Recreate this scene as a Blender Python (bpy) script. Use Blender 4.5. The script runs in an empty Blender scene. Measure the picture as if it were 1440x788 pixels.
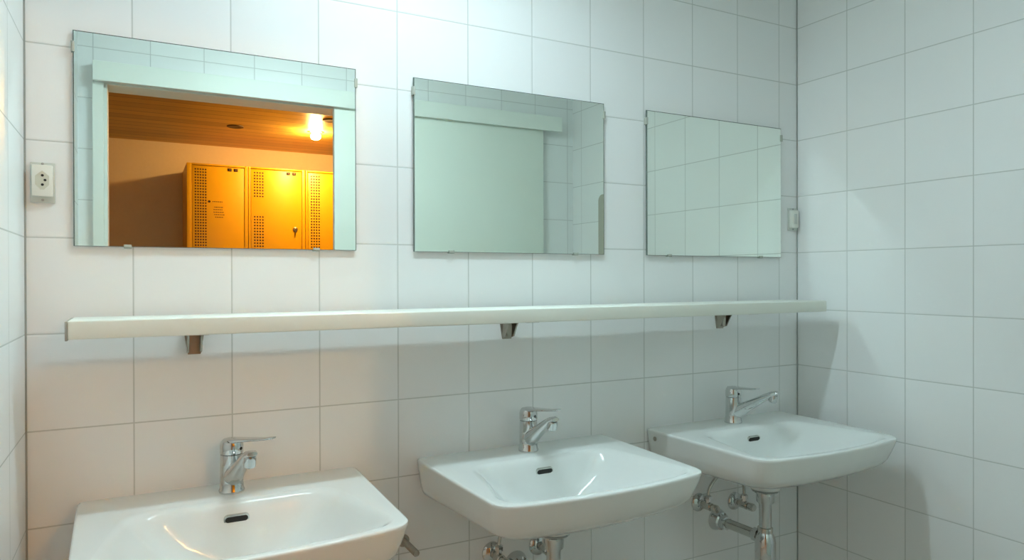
import bpy, bmesh, math, random
from mathutils import Vector, Matrix
random.seed(7)
SC = bpy.context.scene
COL = SC.collection
PI = math.pi

# ------------------------------------------------------------------ room sizes (metres; back wall at y = 0)
XL, XR = -0.1955, 2.0915          # left / right bathroom walls
YF, YF2 = -1.484, -1.604          # front wall, bathroom side / changing-room side
ZF, ZC = -1.42, 1.00              # floor, bathroom ceiling
LZC = 0.90                        # changing-room ceiling
LXL, LXR, LYB = -1.5, 2.9, -3.94  # changing-room walls
T = 0.2                           # tile module

# ------------------------------------------------------------------ materials
def new_mat(name):
    m = bpy.data.materials.new(name); m.use_nodes = True
    return m, m.node_tree.nodes, m.node_tree.links, m.node_tree.nodes['Principled BSDF']

def setp(b, **k):
    for n, v in k.items():
        n = n.replace('_', ' ')
        if n in b.inputs:
            b.inputs[n].default_value = v

def simple(name, col, rough=0.4, metal=0.0, spec=0.5, var=0.04, scale=12.0, bump=0.0):
    """A procedural material: base colour with faint noise variation."""
    m, N, L, b = new_mat(name)
    setp(b, Roughness=rough, Metallic=metal, Specular_IOR_Level=spec)
    tc = N.new('ShaderNodeTexCoord'); nz = N.new('ShaderNodeTexNoise')
    nz.inputs['Scale'].default_value = scale; nz.inputs['Detail'].default_value = 3
    L.new(tc.outputs['Object'], nz.inputs['Vector'])
    mx = N.new('ShaderNodeMix'); mx.data_type = 'RGBA'
    c = list(col)
    mx.inputs[6].default_value = [x * (1 - var) for x in c] + [1]
    mx.inputs[7].default_value = [min(1, x * (1 + var)) for x in c] + [1]
    L.new(nz.outputs['Fac'], mx.inputs[0]); L.new(mx.outputs[2], b.inputs['Base Color'])
    if bump:
        bp = N.new('ShaderNodeBump'); bp.inputs['Strength'].default_value = bump
        bp.inputs['Distance'].default_value = 0.002
        L.new(nz.outputs['Fac'], bp.inputs['Height']); L.new(bp.outputs['Normal'], b.inputs['Normal'])
    return m

def math_node(N, op, *vals):
    n = N.new('ShaderNodeMath'); n.operation = op
    for i, v in enumerate(vals):
        if v is not None:
            n.inputs[i].default_value = v
    return n

def tile_mat(name, ua, va, u0=0.0, v0=0.0, size=T, tile=(0.885, 0.90, 0.895), grout=(0.60, 0.62, 0.60), gw=0.0026, rough=0.36):
    """Square glazed tiles on a wall, laid out in the object's own coordinates (ua / va: axis letters)."""
    m, N, L, b = new_mat(name)
    tc = N.new('ShaderNodeTexCoord'); sp = N.new('ShaderNodeSeparateXYZ')
    L.new(tc.outputs['Object'], sp.inputs[0])
    edges, cells = [], []
    for ax, off in ((ua, u0), (va, v0)):
        s = math_node(N, 'SUBTRACT', None, off); L.new(sp.outputs[ax], s.inputs[0])
        d = math_node(N, 'DIVIDE', None, size); L.new(s.outputs[0], d.inputs[0])
        fr = math_node(N, 'FRACT'); L.new(d.outputs[0], fr.inputs[0])
        fl = math_node(N, 'FLOOR'); L.new(d.outputs[0], fl.inputs[0]); cells.append(fl)
        c = math_node(N, 'SUBTRACT', None, 0.5); L.new(fr.outputs[0], c.inputs[0])
        a = math_node(N, 'ABSOLUTE'); L.new(c.outputs[0], a.inputs[0])
        e = math_node(N, 'SUBTRACT', 0.5, None); L.new(a.outputs[0], e.inputs[1])
        mm = math_node(N, 'MULTIPLY', None, size); L.new(e.outputs[0], mm.inputs[0]); edges.append(mm)
    mn = math_node(N, 'MINIMUM'); L.new(edges[0].outputs[0], mn.inputs[0]); L.new(edges[1].outputs[0], mn.inputs[1])
    mr = N.new('ShaderNodeMapRange'); mr.interpolation_type = 'SMOOTHSTEP'
    mr.inputs['From Min'].default_value = gw * 0.35; mr.inputs['From Max'].default_value = gw * 0.75
    L.new(mn.outputs[0], mr.inputs['Value'])
    # per-tile tone
    cb = N.new('ShaderNodeCombineXYZ'); L.new(cells[0].outputs[0], cb.inputs[0]); L.new(cells[1].outputs[0], cb.inputs[1])
    wn = N.new('ShaderNodeTexWhiteNoise'); L.new(cb.outputs[0], wn.inputs['Vector'])
    tone = N.new('ShaderNodeMix'); tone.data_type = 'RGBA'
    tone.inputs[6].default_value = [x * 0.972 for x in tile] + [1]
    tone.inputs[7].default_value = list(tile) + [1]
    L.new(wn.outputs['Value'], tone.inputs[0])
    mx = N.new('ShaderNodeMix'); mx.data_type = 'RGBA'
    mx.inputs[6].default_value = list(grout) + [1]
    L.new(tone.outputs[2], mx.inputs[7]); L.new(mr.outputs[0], mx.inputs[0])
    L.new(mx.outputs[2], b.inputs['Base Color'])
    # pillowed edge and faint ripple in the glaze
    m2 = N.new('ShaderNodeMapRange'); m2.interpolation_type = 'SMOOTHSTEP'
    m2.inputs['From Min'].default_value = gw * 0.3; m2.inputs['From Max'].default_value = gw * 1.9
    L.new(mn.outputs[0], m2.inputs['Value'])
    nz = N.new('ShaderNodeTexNoise'); nz.inputs['Scale'].default_value = 9
    L.new(tc.outputs['Object'], nz.inputs['Vector'])
    k = math_node(N, 'MULTIPLY', None, 0.25); L.new(nz.outputs['Fac'], k.inputs[0])
    ad = math_node(N, 'ADD'); L.new(m2.outputs[0], ad.inputs[0]); L.new(k.outputs[0], ad.inputs[1])
    bp = N.new('ShaderNodeBump'); bp.inputs['Strength'].default_value = 0.25; bp.inputs['Distance'].default_value = 0.0012
    L.new(ad.outputs[0], bp.inputs['Height']); L.new(bp.outputs['Normal'], b.inputs['Normal'])
    rr = N.new('ShaderNodeMapRange'); rr.inputs['To Min'].default_value = 0.85; rr.inputs['To Max'].default_value = rough
    L.new(mr.outputs[0], rr.inputs['Value']); L.new(rr.outputs[0], b.inputs['Roughness'])
    setp(b, Specular_IOR_Level=0.4)
    return m

def wood_mat(name, c0, c1, plank=0.11):
    m, N, L, b = new_mat(name)
    tc = N.new('ShaderNodeTexCoord'); mp = N.new('ShaderNodeMapping')
    mp.inputs['Scale'].default_value = (1.2, 16, 1)
    L.new(tc.outputs['Object'], mp.inputs['Vector'])
    nz = N.new('ShaderNodeTexNoise'); nz.inputs['Scale'].default_value = 3; nz.inputs['Detail'].default_value = 6
    L.new(mp.outputs[0], nz.inputs['Vector'])
    sp = N.new('ShaderNodeSeparateXYZ'); L.new(tc.outputs['Object'], sp.inputs[0])
    d = math_node(N, 'DIVIDE', None, plank); L.new(sp.outputs['Y'], d.inputs[0])
    fl = math_node(N, 'FLOOR'); L.new(d.outputs[0], fl.inputs[0])
    fr = math_node(N, 'FRACT'); L.new(d.outputs[0], fr.inputs[0])
    wn = N.new('ShaderNodeTexWhiteNoise'); wn.noise_dimensions = '1D'; L.new(fl.outputs[0], wn.inputs['W'])
    h = math_node(N, 'MULTIPLY', None, 0.5); L.new(wn.outputs['Value'], h.inputs[0])
    h2 = math_node(N, 'MULTIPLY', None, 0.7); L.new(nz.outputs['Fac'], h2.inputs[0])
    s = math_node(N, 'ADD'); L.new(h.outputs[0], s.inputs[0]); L.new(h2.outputs[0], s.inputs[1])
    mx = N.new('ShaderNodeMix'); mx.data_type = 'RGBA'
    mx.inputs[6].default_value = list(c0) + [1]; mx.inputs[7].default_value = list(c1) + [1]
    L.new(s.outputs[0], mx.inputs[0])
    c = math_node(N, 'SUBTRACT', None, 0.5); L.new(fr.outputs[0], c.inputs[0])
    a = math_node(N, 'ABSOLUTE'); L.new(c.outputs[0], a.inputs[0])
    g = math_node(N, 'GREATER_THAN', None, 0.47); L.new(a.outputs[0], g.inputs[0])
    mg = N.new('ShaderNodeMix'); mg.data_type = 'RGBA'; mg.inputs[7].default_value = [x * 0.35 for x in c0] + [1]
    L.new(mx.outputs[2], mg.inputs[6]); L.new(g.outputs[0], mg.inputs[0])
    L.new(mg.outputs[2], b.inputs['Base Color']); setp(b, Roughness=0.42)
    return m

def emit(name, col, strength):
    m, N, L, b = new_mat(name)
    setp(b, Emission_Color=list(col) + [1], Emission_Strength=strength, Base_Color=(0.9, 0.9, 0.9, 1))
    return m

TUBE_COL, TUBE_STR = (0.765, 0.985, 1.06), 76.5
BULB_COL, BULB_STR = (1.0, 0.53, 0.17), 960.0

M = {}
M['tile_back'] = tile_mat('glazed_tile_back', 'X', 'Z')
M['tile_side'] = tile_mat('glazed_tile_side', 'Y', 'Z')
M['tile_front'] = tile_mat('glazed_tile_front', 'X', 'Z', u0=0.057, v0=0.022)
M['tile_floor'] = tile_mat('floor_tile', 'X', 'Y', size=0.15, tile=(0.58, 0.55, 0.49), grout=(0.4, 0.39, 0.36), gw=0.004)
M['grout'] = simple('corner_joint', (0.36, 0.38, 0.36), 0.8)
M['paint'] = simple('white_ceiling_paint', (0.88, 0.90, 0.88), 0.8, bump=0.1, scale=60)
M['ceramic'] = simple('white_glazed_ceramic', (0.83, 0.86, 0.84), 0.12, spec=0.5, var=0.01)
M['shelf'] = simple('cream_white_laminate', (0.84, 0.86, 0.78), 0.35, var=0.015, scale=4)
M['shelf_end'] = simple('grey_edge_band', (0.36, 0.36, 0.32), 0.5)
M['chrome'] = simple('chrome_metal', (0.64, 0.655, 0.65), 0.07, 1.0, var=0.03, scale=30)
M['worn_chrome'] = simple('worn_chrome', (0.60, 0.60, 0.56), 0.20, 1.0, var=0.10, scale=40)
M['bracket'] = simple('dull_bracket_metal', (0.40, 0.37, 0.31), 0.34, 0.9, var=0.08)
M['plastic'] = simple('white_plastic', (0.84, 0.85, 0.78), 0.35, var=0.01)
M['plate'] = simple('translucent_grey_plate', (0.62, 0.65, 0.60), 0.3, var=0.02)
M['insert'] = simple('socket_insert', (0.66, 0.66, 0.55), 0.4, var=0.02)
M['hole'] = simple('dark_hole', (0.018, 0.018, 0.015), 0.7)
M['screw'] = simple('steel_screw', (0.42, 0.42, 0.40), 0.35, 1.0)
M['clip'] = simple('clear_clip_plastic', (0.50, 0.53, 0.47), 0.25)
M['mirror'] = simple('silvered_green_glass', (0.875, 0.95, 0.895), 0.0, 1.0, var=0.0)
M['mirror_edge'] = simple('dark_glass_edge', (0.16, 0.20, 0.18), 0.25, 0.3)
M['door_paint'] = simple('pale_door_laminate', (0.84, 0.90, 0.82), 0.5, var=0.01)
M['frame_paint'] = simple('white_frame_paint', (0.84, 0.89, 0.83), 0.45, var=0.01)
M['dispenser'] = simple('taupe_plastic', (0.42, 0.41, 0.34), 0.45)
M['peach'] = simple('peach_plaster', (0.72, 0.63, 0.47), 0.85, bump=0.15, scale=50)
M['wood'] = wood_mat('pine_boards', (0.32, 0.19, 0.035), (0.68, 0.44, 0.09))
M['locker'] = simple('yellow_enamel', (0.78, 0.45, 0.008), 0.38, var=0.03)
M['locker_in'] = simple('locker_edge_shade', (0.62, 0.34, 0.03), 0.5)
M['ink_and_holes'] = simple('dark_print_and_holes', (0.045, 0.02, 0.01), 0.6)  # locker print, and the shade painted into the vent holes
M['lamp_body'] = simple('white_lamp_metal', (0.8, 0.8, 0.78), 0.5)
M['lamp_dark'] = simple('dark_recess', (0.05, 0.03, 0.02), 0.6)
M['brass'] = simple('brass_ring', (0.55, 0.40, 0.18), 0.3, 1.0)
M['tube'] = emit('opal_diffuser_lit', TUBE_COL, TUBE_STR)
M['bulb'] = emit('warm_bulb_lit', BULB_COL, BULB_STR)

# ------------------------------------------------------------------ mesh helpers
def smooth(bm, angle=35):
    for f in bm.faces:
        f.smooth = True
    for e in bm.edges:
        if len(e.link_faces) == 2 and e.calc_face_angle(0) > math.radians(angle):
            e.smooth = False

def obj(name, bm, mats, parent=None, shade=True, angle=35):
    bmesh.ops.recalc_face_normals(bm, faces=bm.faces[:])
    if shade:
        smooth(bm, angle)
    me = bpy.data.meshes.new(name); bm.to_mesh(me); bm.free()
    for m in (mats if isinstance(mats, (list, tuple)) else [mats]):
        me.materials.append(m)
    o = bpy.data.objects.new(name, me); COL.objects.link(o)
    if parent:
        o.parent = parent
    return o

def tag(o, label=None, cat=None, group=None, kind=None):
    if label: o['label'] = label
    if cat: o['category'] = cat
    if group: o['group'] = group
    if kind: o['kind'] = kind
    return o

def thing(name, label, cat, loc=(0, 0, 0), group=None):
    o = bpy.data.objects.new(name, None); COL.objects.link(o)
    o.location = loc; o.empty_display_size = 0.05
    return tag(o, label, cat, group)

def box(bm, x0, x1, y0, y1, z0, z1, bev=0.0, seg=2, mi=0):
    r = bmesh.ops.create_cube(bm, size=1)
    vs = r['verts']
    for v in vs:
        v.co = Vector((x0 + (v.co.x + .5) * (x1 - x0), y0 + (v.co.y + .5) * (y1 - y0), z0 + (v.co.z + .5) * (z1 - z0)))
    fs = set(f for v in vs for f in v.link_faces)
    for f in fs: f.material_index = mi
    if bev:
        es = list({e for f in fs for e in f.edges})
        bmesh.ops.bevel(bm, geom=es, offset=bev, segments=seg, affect='EDGES', profile=0.5)
    return bm

def bbox(*a, **k):
    return box(bmesh.new(), *a, **k)

def ring(bm, pts):
    return [bm.verts.new(p) for p in pts]

def skin(bm, rings, cap0=True, cap1=True, mi=0):
    n = len(rings[0])
    for a, b in zip(rings, rings[1:]):
        for i in range(n):
            f = bm.faces.new((a[i], a[(i + 1) % n], b[(i + 1) % n], b[i])); f.material_index = mi
    if cap0: bm.faces.new(rings[0][::-1]).material_index = mi
    if cap1: bm.faces.new(rings[-1]).material_index = mi

def lathe(bm, prof, origin=(0, 0, 0), axis=(0, 0, 1), n=40, mi=0):
    """prof: (radius, height) pairs along axis from origin."""
    ax = Vector(axis).normalized()
    q = Vector((0, 0, 1)).rotation_difference(ax).to_matrix()
    o = Vector(origin)
    rs = []
    for r, h in prof:
        r = max(r, 1e-5)
        rs.append(ring(bm, [o + q @ Vector((r * math.cos(2 * PI * k / n), r * math.sin(2 * PI * k / n), h)) for k in range(n)]))
    skin(bm, rs, mi=mi)
    return bm

def tube(bm, pts, rad, n=16, flat=1.0, cap=True, mi=0):
    """A swept tube through pts; rad a number or a list; flat scales the vertical half axis."""
    pts = [Vector(p) for p in pts]
    rads = rad if isinstance(rad, (list, tuple)) else [rad] * len(pts)
    flats = flat if isinstance(flat, (list, tuple)) else [flat] * len(pts)
    rs = []
    up = Vector((0, 0, 1))
    prev = None
    for i, p in enumerate(pts):
        t = (pts[min(i + 1, len(pts) - 1)] - pts[max(i - 1, 0)]).normalized()
        if prev is None:
            a = t.cross(up)
            if a.length < 1e-3: a = t.cross(Vector((0, 1, 0)))
            a.normalize()
        else:
            a = (prev - t * prev.dot(t)).normalized()
        prev = a
        b = a.cross(t).normalized()
        rs.append(ring(bm, [p + a * (rads[i] * math.cos(2 * PI * k / n)) + b * (rads[i] * flats[i] * math.sin(2 * PI * k / n)) for k in range(n)]))
    skin(bm, rs, cap, cap, mi)
    return bm

def bez(p0, p1, p2, n=10):
    p0, p1, p2 = map(Vector, (p0, p1, p2))
    return [(1 - t) ** 2 * p0 + 2 * t * (1 - t) * p1 + t * t * p2 for t in (k / n for k in range(n + 1))]

def rounded(poly, n_arc=10):
    """poly: list of (x, y, radius) -> dense outline with rounded corners."""
    out = []
    m = len(poly)
    for i in range(m):
        p = Vector(poly[i][:2]); r = poly[i][2]
        a = (Vector(poly[i - 1][:2]) - p).normalized(); b = (Vector(poly[(i + 1) % m][:2]) - p).normalized()
        ang = a.angle(b)
        if r < 1e-6 or ang > PI - 1e-3:
            out.append(p); continue
        d = r / math.tan(ang / 2)
        c = p + (a + b).normalized() * (r / math.sin(ang / 2))
        s = p + a * d - c; e = p + b * d - c
        a0 = math.atan2(s.y, s.x); a1 = math.atan2(e.y, e.x)
        da = (a1 - a0 + PI) % (2 * PI) - PI
        for k in range(n_arc + 1):
            t = a0 + da * k / n_arc
            out.append(c + Vector((r * math.cos(t), r * math.sin(t))))
    return out

def prism(bm, outline, axis='y', d0=0.0, d1=0.01, mi=0):
    """Extrudes a 2-D outline between two depths along an axis; outline is (x,z), (y,z) or (x,y)."""
    def put(p, d):
        if axis == 'y': return (p[0], d, p[1])
        if axis == 'x': return (d, p[0], p[1])
        return (p[0], p[1], d)
    skin(bm, [ring(bm, [put(p, d0) for p in outline]), ring(bm, [put(p, d1) for p in outline])], mi=mi)
    return bm

# ------------------------------------------------------------------ setting: bathroom shell
def struct(name, bm, mat, label, cat):
    return tag(obj(name, bm, mat, shade=False), label, cat, kind='structure')

W = 0.10
struct('wall_back', bbox(XL - W, XR + W, 0, W, ZF, ZC), M['tile_back'], 'long wall of square white tiles behind basins and mirrors', 'wall')
struct('wall_left', bbox(XL - W, XL, YF, 0, ZF, ZC), M['tile_side'], 'white tiled wall at the left edge beside the socket', 'wall')
struct('wall_right', bbox(XR, XR + W, YF, 0, ZF, ZC), M['tile_side'], 'white tiled side wall at right past the third basin', 'wall')
OX0, OX1, OZ1 = -0.107, 0.86, 0.690      # door opening
fw = bmesh.new()
box(fw, XL - W, OX0, YF2, YF, ZF, ZC)
box(fw, OX1, XR + W, YF2, YF, ZF, ZC)
box(fw, OX0, OX1, YF2, YF, OZ1, ZC)
struct('wall_front', fw, M['tile_front'], 'white tiled wall with the doorway, seen in the mirrors', 'wall')
struct('floor', bbox(LXL, LXR, LYB, 0, ZF - 0.1, ZF), M['tile_floor'], 'brown tiled floor of washroom and changing room', 'floor')
struct('ceiling', bbox(XL - W, XR + W, YF2, W, ZC, ZC + 0.1), M['paint'], 'white painted washroom ceiling', 'ceiling')
# dark movement joints in the two corners
struct('trim_1', bbox(XL, XL + 0.0032, -0.0032, -0.0001, ZF, ZC), M['grout'], 'thin grey joint in the left corner of the tiles', 'trim')
struct('trim_2', bbox(XR - 0.003, XR, -0.003, -0.0001, ZF, ZC), M['grout'], 'thin grey joint in the right corner of the tiles', 'trim')

# ------------------------------------------------------------------ sliding door on the bathroom side
VY0, VY1 = -1.42, YF
v = bmesh.new()
box(v, -0.142, 1.985, VY0 - 0.018, VY0, 0.680, 0.756, bev=0.002)
box(v, -0.142, 1.985, VY1, VY0 - 0.017, 0.738, 0.756)
struct('trim_3', v, M['frame_paint'], 'white rail cover above the sliding door, seen in the mirrors', 'trim')
j = bmesh.new()
box(j, -0.145, -0.107, YF, -1.452, ZF, 0.680, bev=0.002)
box(j, OX0, OX0 + 0.012, YF2 - 0.012, YF + 0.01, ZF, 0.680, bev=0.001)
box(j, OX0, OX1, YF2 - 0.012, YF, 0.682, OZ1, bev=0.001)
struct('trim_4', j, M['frame_paint'], 'white door casing around the doorway, seen in the first mirror', 'trim')
d = obj('door_1', bbox(0.790, 1.882, -1.474, -1.442, ZF + 0.01, 0.735, bev=0.002), M['door_paint'])
tag(d, 'pale sliding door pushed open, seen in the middle mirror', 'door', kind='structure')
bm = bmesh.new(); prism(bm, rounded([(0.825, -0.46, .01), (0.855, -0.46, .01), (0.855, -0.30, .01), (0.825, -0.30, .01)]), 'y', -1.4425, -1.438)
obj('door_handle', bm, M['worn_chrome'], d)

# ------------------------------------------------------------------ changing room seen through the doorway
struct('wall_far', bbox(LXL, LXR, LYB - W, LYB, ZF, LZC), M['peach'], 'peach plaster wall behind the yellow lockers', 'wall')
struct('wall_locker_left', bbox(LXL - W, LXL, LYB, YF2, ZF, LZC), M['peach'], 'peach side wall of the changing room', 'wall')
struct('wall_locker_right', bbox(LXR, LXR + W, LYB, YF2, ZF, LZC), M['peach'], 'peach end wall of the changing room', 'wall')
nw = bmesh.new()
box(nw, LXL, OX0, YF2 - 0.012, YF2, ZF, LZC); box(nw, OX1, LXR, YF2 - 0.012, YF2, ZF, LZC); box(nw, OX0, OX1, YF2 - 0.012, YF2, OZ1, LZC)
struct('wall_near', nw, M['peach'], 'plaster face of the doorway wall toward the changing room', 'wall')
struct('ceiling_boards', bbox(LXL, LXR, LYB, YF2, LZC, LZC + 0.08), M['wood'], 'brown wooden board ceiling reflected in the first mirror', 'ceiling')

def make_locker(x0, x1, label, style):
    yf, yb, zt, zb = -3.44, -3.935, 0.690, ZF + 0.06
    cx = (x0 + x1) / 2; w = x1 - x0 - 0.004
    t = thing('locker', label, 'locker', (cx, (yf + yb) / 2, ZF), 'yellow metal lockers')
    oy = (yf + yb) / 2
    F = yf - oy; Bk = yb - oy; top = zt - ZF; bot = zb - ZF
    b = bmesh.new()
    fr = 0.030 if style == 1 else 0.014
    box(b, -w / 2, w / 2, Bk, F - 0.020, bot, top, bev=0.003)
    box(b, -w / 2, -w / 2 + fr, F - 0.021, F, bot, top, bev=0.002)
    box(b, w / 2 - 0.022, w / 2, F - 0.021, F, bot, top, bev=0.002)
    tf = 0.012
    box(b, -w / 2 + fr - .001, w / 2 - 0.021, F - 0.021, F, top - tf, top, bev=0.002)
    box(b, -w / 2 + fr - .001, w / 2 - 0.021, F - 0.021, F, bot, bot + 0.03, bev=0.002)
    obj('body', b, M['locker'], t)
    for sx in (-1, 1):
        obj('foot', bbox(sx * (w / 2 - .05) - .02, sx * (w / 2 - .05) + .02, Bk + .02, F - .02, 0, bot, bev=0.002), M['lamp_dark'], t)
    dl, dr = -w / 2 + fr + 0.003, w / 2 - 0.025
    dF = F - 0.003
    dr_o = obj('door', bbox(dl, dr, F - 0.019, dF, bot + 0.033, top - 0.016, bev=0.002), M['locker'], t)
    # vent strip along the hinge side; hole shade is painted as dark dots
    pitch = 0.0158 if style == 1 else 0.0180
    row = 0.0190 if style == 1 else 0.0205
    hr = 0.0058 if style == 1 else 0.0063
    nc = 5 if style == 1 else 4
    sx0 = dl + (0.020 if style == 1 else 0.024)
    z = top - 0.040
    groups = [[]]
    while z > 1.05:
        if style == 2 and 0.345 < z + ZF < 0.470:
            if groups[-1]: groups.append([])
        else:
            groups[-1].append(z)
        z -= row
    for g in groups:
        h = bmesh.new()
        for z in g:
            for c in range(nc):
                x = sx0 + c * pitch
                prism(h, [(x + hr * math.cos(PI * k / 3), z + hr * math.sin(PI * k / 3)) for k in range(6)], 'y', dF - 0.0005, dF + 0.0004)
        obj('vent_strip', h, M['ink_and_holes'], dr_o, shade=False)
    for k in (0, 1):
        x = dr - 0.105 + k * 0.040
        n = obj('number_plate', bbox(x, x + 0.026, dF - 0.001, dF + 0.0025, top - 0.043, top - 0.022, bev=0.001), M['ink_and_holes'], dr_o)
        obj('plate_rivet', lathe(bmesh.new(), [(.002, 0), (.0022, .0012), (.0005, .0018)], (x + .013, dF + .0024, top - .0325), (0, 1, 0), 10), M['brass'], n)
    hd = bmesh.new()
    hx = dr - 0.045; hz = 0.262 - ZF
    if style == 1: hz = -0.05 - ZF
    lathe(hd, [(.017, -.001), (.017, .004), (.013, .008), (.006, .010)], (hx, dF, hz), (0, 1, 0), 20)
    box(hd, hx - .005, hx + .005, dF + .006, dF + .020, hz - .024, hz + .008, bev=0.002)
    obj('handle', hd, M['bracket'], dr_o)
    if style == 1:
        # small faded printed notice: a heart-like dot and unreadable lines
        xs = dl + 0.105; zs = 0.435 - ZF
        s = bmesh.new()
        prism(s, [(xs + .009 * math.cos(a), zs + .008 * math.sin(a)) for a in (k * PI / 5 for k in range(10))], 'y', dF - .0005, dF + .0006)
        obj('printed_mark', s, M['ink_and_holes'], dr_o, shade=False)
        rnd = random.Random(3)
        for row, (a, wd) in enumerate(((0.020, .060), (0.030, .052), (0.026, .058), (0.026, .060), (0.030, .056), (0.036, .05))):
            s = bmesh.new()
            x = xs + a; zr = zs - (0 if row == 0 else 0.020 + row * 0.017)
            while x < xs + a + wd:
                l = rnd.uniform(.005, .013)
                box(s, x, x + l, dF - .0005, dF + .0006, zr - .0022, zr + .0022)
                x += l + .003
            obj('printed_line', s, M['ink_and_holes'], dr_o, shade=False)
    return t

make_locker(0.297, 0.686, 'yellow locker at left end of the row with a faded printed notice', 1)
make_locker(0.686, 1.076, 'middle yellow locker with a small dark turn handle', 2)
make_locker(1.076, 1.466, 'right-hand yellow locker, partly cut off by the mirrored door edge', 3)

def spotlight(x, y, label, lit):
    t = thing('ceiling_spotlight', label, 'lamp', (x, y, LZC), 'spotlights in the board ceiling')
    obj('trim_ring', lathe(bmesh.new(), [(.038, 0), (.052, 0), (.052, -.004), (.046, -.006), (.038, -.005)], n=36), M['brass'] if lit else M['lamp_dark'], t)
    obj('recess', lathe(bmesh.new(), [(.0385, -.0005), (.0385, -.002), (.034, -.0025)], n=36), M['lamp_dark'], t)
    if lit:
        obj('bulb', lathe(bmesh.new(), [(.015, -.003), (.021, -.010), (.031, -.021), (.034, -.033), (.028, -.046), (.014, -.053), (.001, -.055)], n=24), M['bulb'], t)
    return t
spotlight(1.070, -3.08, 'glowing warm bulb in the board ceiling above the right lockers', True)
spotlight(0.571, -3.149, 'unlit dark round spotlight in middle of the board ceiling', False)
spotlight(1.078, -2.69, 'unlit dark spotlight at the mirrored door edge, nearest the doorway', False)

# ------------------------------------------------------------------ washroom ceiling lamp (just above the frame)
LX, LY, LZ = 0.625, -0.475, 0.940
t = thing('ceiling_lamp', 'long white fluorescent ceiling lamp above the mirrors, out of frame', 'lamp', (LX, LY, ZC))
d0 = LZ - ZC
# opal batten open below; open room side and mirror-wall shield invented to steer light
h = bmesh.new()
box(h, -.315, .315, -.036, .050, d0 + .032, 0, bev=.003)
box(h, -.315, .315, .0305, .050, d0, d0 + .033)
obj('housing', h, M['lamp_body'], t)
obj('diffuser', bbox(-.295, .295, -.032, .030, d0 + .0085, d0 + .0325), M['tube'], t, shade=False)
for x0, x1 in ((-.315, -.2955), (.2955, .315)):
    obj('end_cap', bbox(x0, x1, -.036, .031, d0 + .006, d0 + .033, bev=.002), M['plastic'], t)

# ------------------------------------------------------------------ mirrors
def make_mirror(x0, x1, z0, z1, bottoms, label):
    t = thing('wall_mirror', label, 'mirror', ((x0 + x1) / 2, 0, (z0 + z1) / 2), 'frameless mirrors above the shelf')
    w, h = (x1 - x0) / 2, (z1 - z0) / 2
    Yf, Yb = -0.0095, -0.0045
    g = bmesh.new()
    e = 0.0022
    a = ring(g, [(-w, Yb, -h), (w, Yb, -h), (w, Yb, h), (-w, Yb, h)])
    b = ring(g, [(-w, Yf + .0012, -h), (w, Yf + .0012, -h), (w, Yf + .0012, h), (-w, Yf + .0012, h)])
    c = ring(g, [(-w + e, Yf, -h + .0008), (w - e, Yf, -h + .0008), (w - e, Yf, h - e), (-w + e, Yf, h - e)])
    skin(g, [a, b, c], True, True, mi=1)
    for f in g.faces:
        if all(abs(v.co.y - Yf) < 1e-6 for v in f.verts): f.material_index = 0
    obj('glass', g, [M['mirror'], M['mirror_edge']], t, shade=False)
    obj('backing', bbox(-w + .012, w - .012, Yb, -0.0002, -h + .012, h - .012), M['plate'], t, shade=False)
    cx = (x0 + x1) / 2
    for bx in bottoms:
        k = bmesh.new(); X = bx - cx
        box(k, X - .0075, X + .0075, -0.0125, 0.0, -h - .0035, -h - .0008, bev=.0006)
        box(k, X - .0075, X + .0075, -0.0125, Yf - .0003, -h - .003, -h + .0045, bev=.0006)
        obj('clip', k, M['clip'], t)
    for s in (-1, 1):
        k = bmesh.new(); Z = 0.400 - (z0 + z1) / 2
        xo = s * (w + .0010)
        box(k, min(xo, xo + s * .0025), max(xo, xo + s * .0025), -0.0125, 0.0, Z - .011, Z + .011, bev=.0006)
        xi = s * (w - .0035)
        box(k, min(xi, xo + s * .002), max(xi, xo + s * .002), -0.0125, Yf - .0003, Z - .011, Z + .011, bev=.0006)
        obj('clip', k, M['clip'], t)
    return t
make_mirror(-0.1095, 0.4895, -0.0170, 0.4350, (-0.010, 0.391), 'left mirror showing the orange lit lockers')
make_mirror(0.6410, 1.2430, -0.0175, 0.4350, (0.746, 1.141), 'middle mirror showing the pale sliding door')
make_mirror(1.4045, 2.0000, -0.0175, 0.4340, (1.495, 1.899), 'right mirror nearest the corner, showing only tiles')

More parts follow.
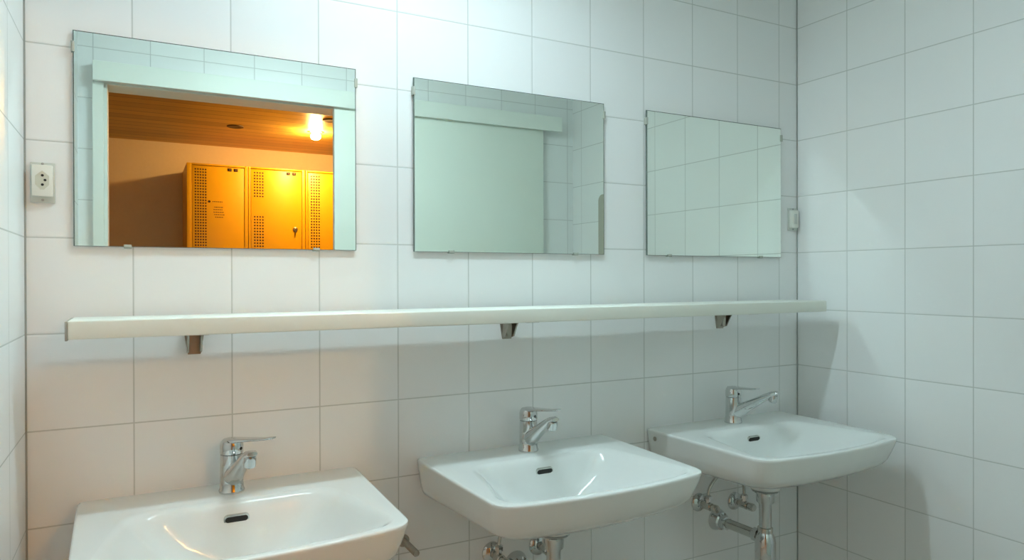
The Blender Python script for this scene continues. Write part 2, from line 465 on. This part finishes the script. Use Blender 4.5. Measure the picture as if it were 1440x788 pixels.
# ------------------------------------------------------------------ shelf
SX0, SX1, SY0, SY1, SZ0, SZ1 = -0.1120, 2.006, -0.189, -0.036, -0.2002, -0.1647
t = thing('wall_shelf', 'long cream white shelf below the three mirrors', 'shelf', ((SX0 + SX1) / 2, 0, SZ0))
cx = (SX0 + SX1) / 2; hw = (SX1 - SX0) / 2; th = SZ1 - SZ0
obj('board', bbox(-hw + .004, hw, SY0, SY1, 0, th, bev=.003, seg=3), M['shelf'], t)
obj('end_band', bbox(-hw, -hw + .0042, SY0 - .0008, SY1, -.002, th - .001, bev=.0006), M['shelf_end'], t)
for bx in (0.120, 0.915, 1.715):
    X = bx - cx
    b = bmesh.new()
    # tapered wall plate, arm under the board and two folded side cheeks
    prism(b, [(X - .022, 0), (X + .022, 0), (X + .013, -.056), (X - .013, -.056)], 'y', -.006, 0)
    box(b, X - .019, X + .019, -.150, 0, -.0032, -.0002)
    for s in (-1, 1):
        xa = X + s * .0135
        prism(b, [(-.004, -.002), (-.050, -.002), (-.036, -.020), (-.020, -.048), (-.004, -.052)], 'x', xa - .002, xa + .002)
    prism(b, [(X - .014, -.002), (X + .000, -.002), (X + .004, -.020), (X + .003, -.048), (X - .010, -.048)], 'y', -.026, -.022)
    o = obj('bracket', b, M['bracket'], t, shade=False)
    o['label'] = 'tapered dull metal bracket'
    for zz in (-.018, -.044):
        obj('screw', lathe(bmesh.new(), [(.004, 0), (.004, .0015), (.002, .0025)], (X + .005 * 0, -.006, zz), (0, -1, 0), 12), M['screw'], o)

# ------------------------------------------------------------------ wash basins
RIM = -0.557
NB = 192
def outline(yb, wb, wf, yc, ym, rb, rf):
    """Half-widths back/front, back y, front corner y, bowed front middle y, corner radii."""
    pts = [(-wb, yb, rb), (-wf, yc, rf)]
    for k in range(1, 8):
        s = -1 + 2 * k / 8
        pts.append((wf * s * 0.999, yc + (ym - yc) * (1 - s * s) , 0))
    pts += [(wf, yc, rf), (wb, yb, rb)]
    return rounded(pts, 12)

def resample(poly, centre, n=NB):
    c = Vector(centre); m = len(poly); out = []
    # cast more rays towards the corners by blending even angles with arc-length steps
    for k in range(n):
        th = 2 * PI * k / n
        dx, dy = math.cos(th), math.sin(th)
        best = None
        for i in range(m):
            p, q = poly[i] - c, poly[(i + 1) % m] - c
            ex, ey = q.x - p.x, q.y - p.y
            den = dx * ey - dy * ex
            if abs(den) < 1e-12: continue
            tt = (p.x * ey - p.y * ex) / den
            u = (p.x * dy - p.y * dx) / den
            if tt > 0 and -1e-6 <= u <= 1 + 1e-6 and (best is None or tt > best): best = tt
        out.append((c.x + dx * best, c.y + dy * best))
    return out

def circ(x, y, r):
    return [Vector((x + r * math.cos(2 * PI * k / 64), y + r * math.sin(2 * PI * k / 64))) for k in range(64)]

def basin_mesh():
    bm = bmesh.new()
    CO = (0, -0.26)
    rings = []
    def add(poly, z, c=CO):
        rings.append(ring(bm, [(p[0], p[1], z if not callable(z) else z(p)) for p in resample(poly, c)]))
    low = lambda z0: (lambda p: z0 - .018 * max(0.0, 1 + p[1] / .45))
    add(circ(0, -.205, .034), -.178, (0, -.205))
    add(circ(0, -.205, .044), -.176, (0, -.205))
    add(circ(0, -.205, .050), -.165, (0, -.205))
    add(circ(0, -.205, .062), -.138, (0, -.205))
    add(outline(-.075, .120, .115, -.300, -.312, .05, .07), -.122)
    add(outline(-.030, .180, .172, -.355, -.373, .04, .06), -.110)
    add(outline(-.006, .232, .220, -.395, -.418, .03, .06), low(-.099))
    add(outline(0, .266, .250, -.420, -.444, .012, .055), low(-.085))
    add(outline(0, .278, .262, -.430, -.456, .012, .052), low(-.076))
    add(outline(0, .2845, .269, -.438, -.466, .012, .050), low(-.064))
    add(outline(0, .289, .275, -.446, -.476, .012, .049), low(-.042))
    add(outline(0, .293, .2795, -.451, -.483, .012, .048), -.025)
    add(outline(0, .2955, .283, -.455, -.487, .012, .047), -.010)
    add(outline(0, .2965, .284, -.456, -.488, .012, .047), -.005)
    add(outline(0, .2955, .283, -.455, -.487, .012, .046), -.0015)
    add(outline(-.001, .2925, .280, -.452, -.484, .012, .045), -.0001)
    add(outline(-.002, .2905, .278, -.450, -.482, .012, .044), 0)
    # flat deck, then a softly rounded edge into the bowl
    add(outline(-.132, .210, .2705, -.4405, -.4705, .062, .049), 0.0)
    add(outline(-.137, .206, .2680, -.4385, -.4680, .062, .049), -.0006)
    add(outline(-.142, .201, .2650, -.4360, -.4650, .062, .049), -.0022)
    add(outline(-.1465, .196, .2615, -.4330, -.4615, .062, .049), -.0050)
    add(outline(-.1505, .190, .2570, -.4295, -.4575, .061, .050), -.0095)
    add(outline(-.1545, .182, .2500, -.4245, -.4520, .060, .052), -.0180)
    add(outline(-.1590, .170, .2390, -.4160, -.4425, .058, .055), -.0320)
    add(outline(-.1640, .154, .2230, -.4040, -.4290, .056, .060), -.0520)
    add(outline(-.1700, .132, .1980, -.3860, -.4090, .054, .064), -.0750)
    add(outline(-.1760, .102, .1580, -.3560, -.3760, .050, .066), -.0980)
    add(outline(-.1840, .064, .0950, -.3080, -.3200, .045, .050), -.1200)
    add(circ(0, -.225, .030), -.134, (0, -.225))
    skin(bm, rings)
    # side fixing hole bosses are separate parts
    return bm

def make_basin(cx, label):
    t = thing('wash_basin', label, 'basin', (cx, 0, RIM), 'white wall hung wash basins')
    obj('bowl', basin_mesh(), M['ceramic'], t, angle=50)
    # overflow slot high on the rear slope of the bowl
    yy, zz = -.1600, -.034
    tilt = math.atan2(0.005, 0.018)
    def slot(hw, hh, d0, d1, mat, name, par, lab=None):
        b = bmesh.new(); o_ = rounded([(-hw, -hh, hh * .98), (hw, -hh, hh * .98), (hw, hh, hh * .98), (-hw, hh, hh * .98)], 8)
        prism(b, o_, 'y', d0, d1)
        bmesh.ops.rotate(b, verts=b.verts[:], cent=(0, 0, 0), matrix=Matrix.Rotation(tilt, 3, 'X'))
        bmesh.ops.translate(b, verts=b.verts[:], vec=(0, yy, zz))
        ob = obj(name, b, mat, par, shade=False)
        if lab: ob['label'] = lab
        return ob
    s_ = slot(.0255, .0090, -.0022, .004, M['worn_chrome'], 'overflow_slot', t, 'metal rimmed overflow slot')
    slot(.0225, .0062, -.0030, 0, M['hole'], 'overflow_hole', s_, 'dark slot opening')
    # waste fitting in the bottom of the bowl
    w_ = obj('drain_ring', lathe(bmesh.new(), [(.030, -.137), (.031, -.1325), (.026, -.1312), (.020, -.1325)], (0, -.225, 0), n=32), M['chrome'], t)
    obj('drain_hole', lathe(bmesh.new(), [(.0205, -.136), (.0205, -.1322), (.0005, -.1322)], (0, -.225, 0), n=24), M['hole'], w_)
    return t

basins = [make_basin(0.190, 'left white basin nearest the camera, cut off at the bottom'),
          make_basin(0.943, 'middle white basin under the middle mirror'),
          make_basin(1.702, 'right white basin in the corner with its pipes in view')]
# fixing slot in the left flank of the two basins whose flank shows
b = bmesh.new(); prism(b, rounded([(-.046, -.082, .003), (-.036, -.082, .003), (-.036, -.064, .003), (-.046, -.064, .003)], 4), 'x', -.2800, -.270)
o = obj('fixing_slot', b, M['hole'], basins[1]); o['label'] = 'dark slot in the side'
b = bmesh.new(); lathe(b, [(.007, 0), (.007, .0015), (.004, .003)], (-.2935, -.041, -.026), (-1, 0, 0), 14)
o = obj('fixing_plug', b, M['bracket'], basins[2]); o['label'] = 'small brown plug in the side'

# ------------------------------------------------------------------ faucets
def make_faucet(cx, label, spout_deg, lever_deg):
    t = thing('basin_faucet', label, 'faucet', (cx, -0.075, RIM), 'chrome mixer taps')
    obj('body', lathe(bmesh.new(), [(.0265, 0), (.0275, .002), (.0270, .006), (.0250, .010), (.0245, .030), (.0240, .070), (.0238, .084)], n=40), M['chrome'], t)
    sp = bmesh.new()
    path = [(0, -.004, .036), (0, -.020, .042), (0, -.045, .058), (0, -.075, .076), (0, -.105, .094), (0, -.128, .106), (0, -.142, .111), (0, -.150, .112)]
    tube(sp, path, [.021, .0200, .0175, .0160, .0150, .0145, .0135, .0100], n=20, flat=[1.15, 1.1, .98, .86, .76, .66, .55, .45])
    s_ = obj('spout', sp, M['chrome'], t)
    obj('aerator', lathe(bmesh.new(), [(.0115, .004), (.0125, 0), (.0125, -.018), (.0110, -.020), (.0080, -.019)], (0, -.134, .102), (0, -.25, 1), 24), M['chrome'], s_)
    s_.rotation_euler.z = math.radians(spout_deg)
    lv = bmesh.new()
    lathe(lv, [(.0238, .0855), (.0246, .088), (.0246, .104), (.0225, .112), (.016, .1175), (.008, .1195), (.0005, .120)], n=40)
    # flat lever plate
    rs = []
    for y, w, z0, z1 in ((.012, .016, .106, .1185), (-.012, .019, .108, .1195), (-.032, .0175, .113, .1205), (-.060, .0140, .1165, .1225), (-.088, .0115, .1195, .1250), (-.104, .0105, .1220, .1275), (-.109, .0075, .1240, .1275)):
        zc, hz = (z0 + z1) / 2, (z1 - z0) / 2
        rs.append(ring(lv, [(w * math.copysign(abs(math.cos(a)) ** .5, math.cos(a)), y, zc + hz * math.copysign(abs(math.sin(a)) ** .6, math.sin(a))) for a in (2 * PI * (k + .5) / 20 for k in range(20))]))
    skin(lv, rs)
    l_ = obj('lever', lv, M['chrome'], t)
    obj('marker_dot', lathe(bmesh.new(), [(.0035, -.001), (.0035, .0012), (.0005, .0014)], (0, -.0243, .097), (0, -1, 0), 14), M['hole'], l_)
    l_.rotation_euler.z = math.radians(lever_deg)
    return t
make_faucet(0.190, 'chrome faucet on the left basin with lever turned right', 9, 45)
make_faucet(0.943, 'chrome faucet on the middle basin', -2, 18)
make_faucet(1.702, 'chrome faucet on the corner basin with spout swung right', 18, -4)

# ------------------------------------------------------------------ pipework below the basins
def make_trap(cx, label):
    z0 = RIM - .1905
    t = thing('drain_trap', label, 'drain pipe', (cx, -.205, z0), 'chrome bottle traps')
    obj('flange', lathe(bmesh.new(), [(.030, .0120), (.040, .0105), (.0415, .0085), (.038, .0045), (.027, .0020), (.026, -.026), (.024, -.029)], n=40), M['chrome'], t)
    obj('tailpipe', lathe(bmesh.new(), [(.0195, -.026), (.0195, -.034), (.0185, -.036), (.0185, -.118)], n=36), M['chrome'], t)
    obj('collar', lathe(bmesh.new(), [(.0190, -.104), (.0225, -.106), (.0225, -.119), (.0200, -.121)], n=36), M['worn_chrome'], t)
    obj('bottle', lathe(bmesh.new(), [(.0200, -.1195), (.0225, -.124), (.0290, -.136), (.0310, -.150), (.0310, -.215), (.0290, -.225), (.0330, -.227), (.0330, -.245), (.0280, -.252), (.012, -.256)], n=40), M['chrome'], t)
    a = bmesh.new()
    tube(a, [(0, .026, -.140), (0, .205 - .030, -.143)], .0155, n=24)
    obj('waste_arm', a, M['worn_chrome'], t)
    obj('arm_nut', lathe(bmesh.new(), [(.0215, 0), (.0215, .018), (.0185, .022)], (0, .024, -.140), (0, 1, 0), 8), M['chrome'], t)
    r = lathe(bmesh.new(), [(.0160, -.050), (.0215, -.048), (.0225, -.030), (.0280, -.026), (.0310, -.014), (.0350, -.006), (.0360, -.0004)], (0, .205, -.143), (0, 1, 0), 36)
    obj('wall_rosette', r, M['chrome'], t)
    return t
make_trap(0.943, 'chrome drain trap under the middle basin, mostly below the frame')
make_trap(1.702, 'chrome bottle trap and waste arm under the corner basin')

def make_valve(x, z, label, basin_x):
    t = thing('angle_valve', label, 'valve', (x, 0, z), 'chrome supply valves')
    obj('wall_rosette', lathe(bmesh.new(), [(.030, -.0003), (.0295, .004), (.024, .010), (.012, .013), (.0105, .020)], (0, 0, 0), (0, -1, 0), 32), M['chrome'], t)
    obj('body', lathe(bmesh.new(), [(.0095, .010), (.0095, .030), (.0130, .032), (.0130, .058), (.0100, .061)], (0, 0, 0), (0, -1, 0), 24), M['worn_chrome'], t)
    n = bmesh.new()
    lathe(n, [(.0085, .010), (.0085, .020), (.0120, .021), (.0120, .032), (.0070, .036)], (0, -.045, 0), (0, 0, 1), 6)
    obj('outlet_nut', n, M['chrome'], t)
    k = bmesh.new()
    lathe(k, [(.0070, .060), (.0075, .066), (.0125, .068), (.0130, .082), (.0105, .087), (.0005, .088)], (0, 0, 0), (0, -1, 0), 12)
    obj('knob', k, M['worn_chrome'], t)
    p = bmesh.new()
    top = RIM - .172 - z; dx = (basin_x - x)
    tube(p, bez((0, -.045, .030), (0, -.045, top * .7), (dx * .45, -.052, top), 10), .0052, n=12)
    obj('supply_hose', p, M['worn_chrome'], t)
    return t
make_valve(0.868, -.845, 'chrome supply valve left of the middle basin drain', 0.943)
make_valve(1.016, -.850, 'chrome supply valve right of the middle basin drain', 0.943)
make_valve(1.622, -.822, 'chrome supply valve left of the corner basin drain', 1.702)
make_valve(1.782, -.842, 'chrome supply valve right of the corner basin drain', 1.702)

# grey pipe stub poking out of the wall beside the first basin
t = thing('pipe_stub', 'short grey pipe stub between the left and middle basins', 'pipe', (0.612, 0, -.766))
obj('pipe', lathe(bmesh.new(), [(.0085, 0), (.0085, .098), (.0070, .1005), (.0060, .0985)], (0, 0, 0), (0, -1, 0), 20), M['bracket'], t)
obj('wall_collar', lathe(bmesh.new(), [(.016, -.0002), (.016, .003), (.010, .006)], (0, 0, 0), (0, -1, 0), 24), M['bracket'], t)

# ------------------------------------------------------------------ wall socket and switch
t = thing('wall_socket', 'white power socket on the tiles left of the first mirror', 'socket', (-.163, 0, .1125))
obj('back_plate', bbox(-.0215, .0215, -.0060, -.0002, -.0415, .0415, bev=.0015), M['plate'], t)
c = obj('cover', bbox(-.0180, .0180, -.0170, -.0055, -.0290, .0350, bev=.0018), M['plastic'], t)
hexo = [(.0125 * sx, z) for sx, z in ()] or [(0, .0195), (.0120, .0085), (.0120, -.0095), (.0030, -.0195), (-.0030, -.0195), (-.0120, -.0095), (-.0120, .0085)]
b = bmesh.new(); prism(b, [(x, z + .004) for x, z in hexo], 'y', -.0174, -.0165)
ins = obj('socket_insert', b, M['insert'], c, shade=False)
for x, z in ((0.0005, .0135), (.0050, .0040), (0.0005, -.0055)):
    obj('pin_hole', lathe(bmesh.new(), [(.0026, -.001), (.0026, .0006), (.0003, .0006)], (x, -.0174, z), (0, -1, 0), 16), M['hole'], ins)
for z in (.0385, -.0360):
    obj('screw', lathe(bmesh.new(), [(.0026, 0), (.0026, .0015), (.001, .0022)], (0, -.0060, z), (0, -1, 0), 14), M['screw'], t)

t = thing('light_switch', 'narrow white switch between the right mirror and the corner', 'switch', (2.0625, 0, .118))
obj('back_plate', bbox(-.0215, .0215, -.0060, -.0002, -.0400, .0400, bev=.0015), M['plate'], t)
c = obj('cover', bbox(-.0180, .0180, -.0170, -.0055, -.0300, .0320, bev=.0018), M['plastic'], t)
b = bmesh.new(); box(b, -.0070, .0070, -.0195, -.0165, -.0170, .0190, bev=.001)
obj('rocker', b, M['plate'], c)
for z in (.0360, -.0350):
    obj('screw', lathe(bmesh.new(), [(.0028, 0), (.0028, .0018), (.001, .0026)], (0, -.0060, z), (0, -1, 0), 14), M['screw'], t)

# ------------------------------------------------------------------ dispenser seen only in the middle mirror
t = thing('towel_dispenser', 'taupe wall dispenser glimpsed at right edge of the middle mirror', 'dispenser', (XR, -1.012, .02))
b = bmesh.new(); prism(b, rounded([(-.092, 0, .012), (.092, 0, .012), (.092, .295, .03), (-.092, .295, .03)], 8), 'x', -.10, -.0005)
obj('case', b, M['dispenser'], t)
obj('slot', bbox(-.075, -.030, -.07, .07, -.0015, .002), M['hole'], t)

# ------------------------------------------------------------------ camera
yaw, pit, rol, f = 0.4904, -0.0039, -0.0026, 985.0352
cs, sn = math.cos, math.sin
F = Vector((sn(yaw) * cs(pit), cs(yaw) * cs(pit), sn(pit)))
R = Vector((cs(yaw), -sn(yaw), 0)); U = R.cross(F)
R2 = R * cs(rol) + U * sn(rol); U2 = -R * sn(rol) + U * cs(rol)
cam = bpy.data.cameras.new('camera'); co = bpy.data.objects.new('camera', cam); COL.objects.link(co)
mw = Matrix((R2, U2, -F)).transposed().to_4x4(); mw.translation = Vector((0.009, -1.732, -0.0849))
co.matrix_world = mw
cam.sensor_width = 36.0; cam.lens = f * 36.0 / 1440.0; cam.clip_start = 0.02
SC.camera = co

# ------------------------------------------------------------------ world, view, sampling quality
w = bpy.data.worlds.new('world'); SC.world = w; w.use_nodes = True
w.node_tree.nodes['Background'].inputs[0].default_value = (0.02, 0.02, 0.02, 1)
SC.view_settings.view_transform = 'Standard'; SC.view_settings.look = 'None'
SC.view_settings.exposure = 0.0; SC.view_settings.gamma = 1.0; SC.view_settings.use_curve_mapping = False
cy = SC.cycles
cy.max_bounces = 9; cy.diffuse_bounces = 5; cy.glossy_bounces = 6
cy.caustics_reflective = True; cy.blur_glossy = 0.0
cy.sample_clamp_indirect = 0.0; cy.sample_clamp_direct = 0.0
cy.use_denoising = True
cy.use_adaptive_sampling = False
cy.use_guiding = True; cy.use_surface_guiding = True; cy.use_volume_guiding = False
cy.surface_guiding_probability = 0.6
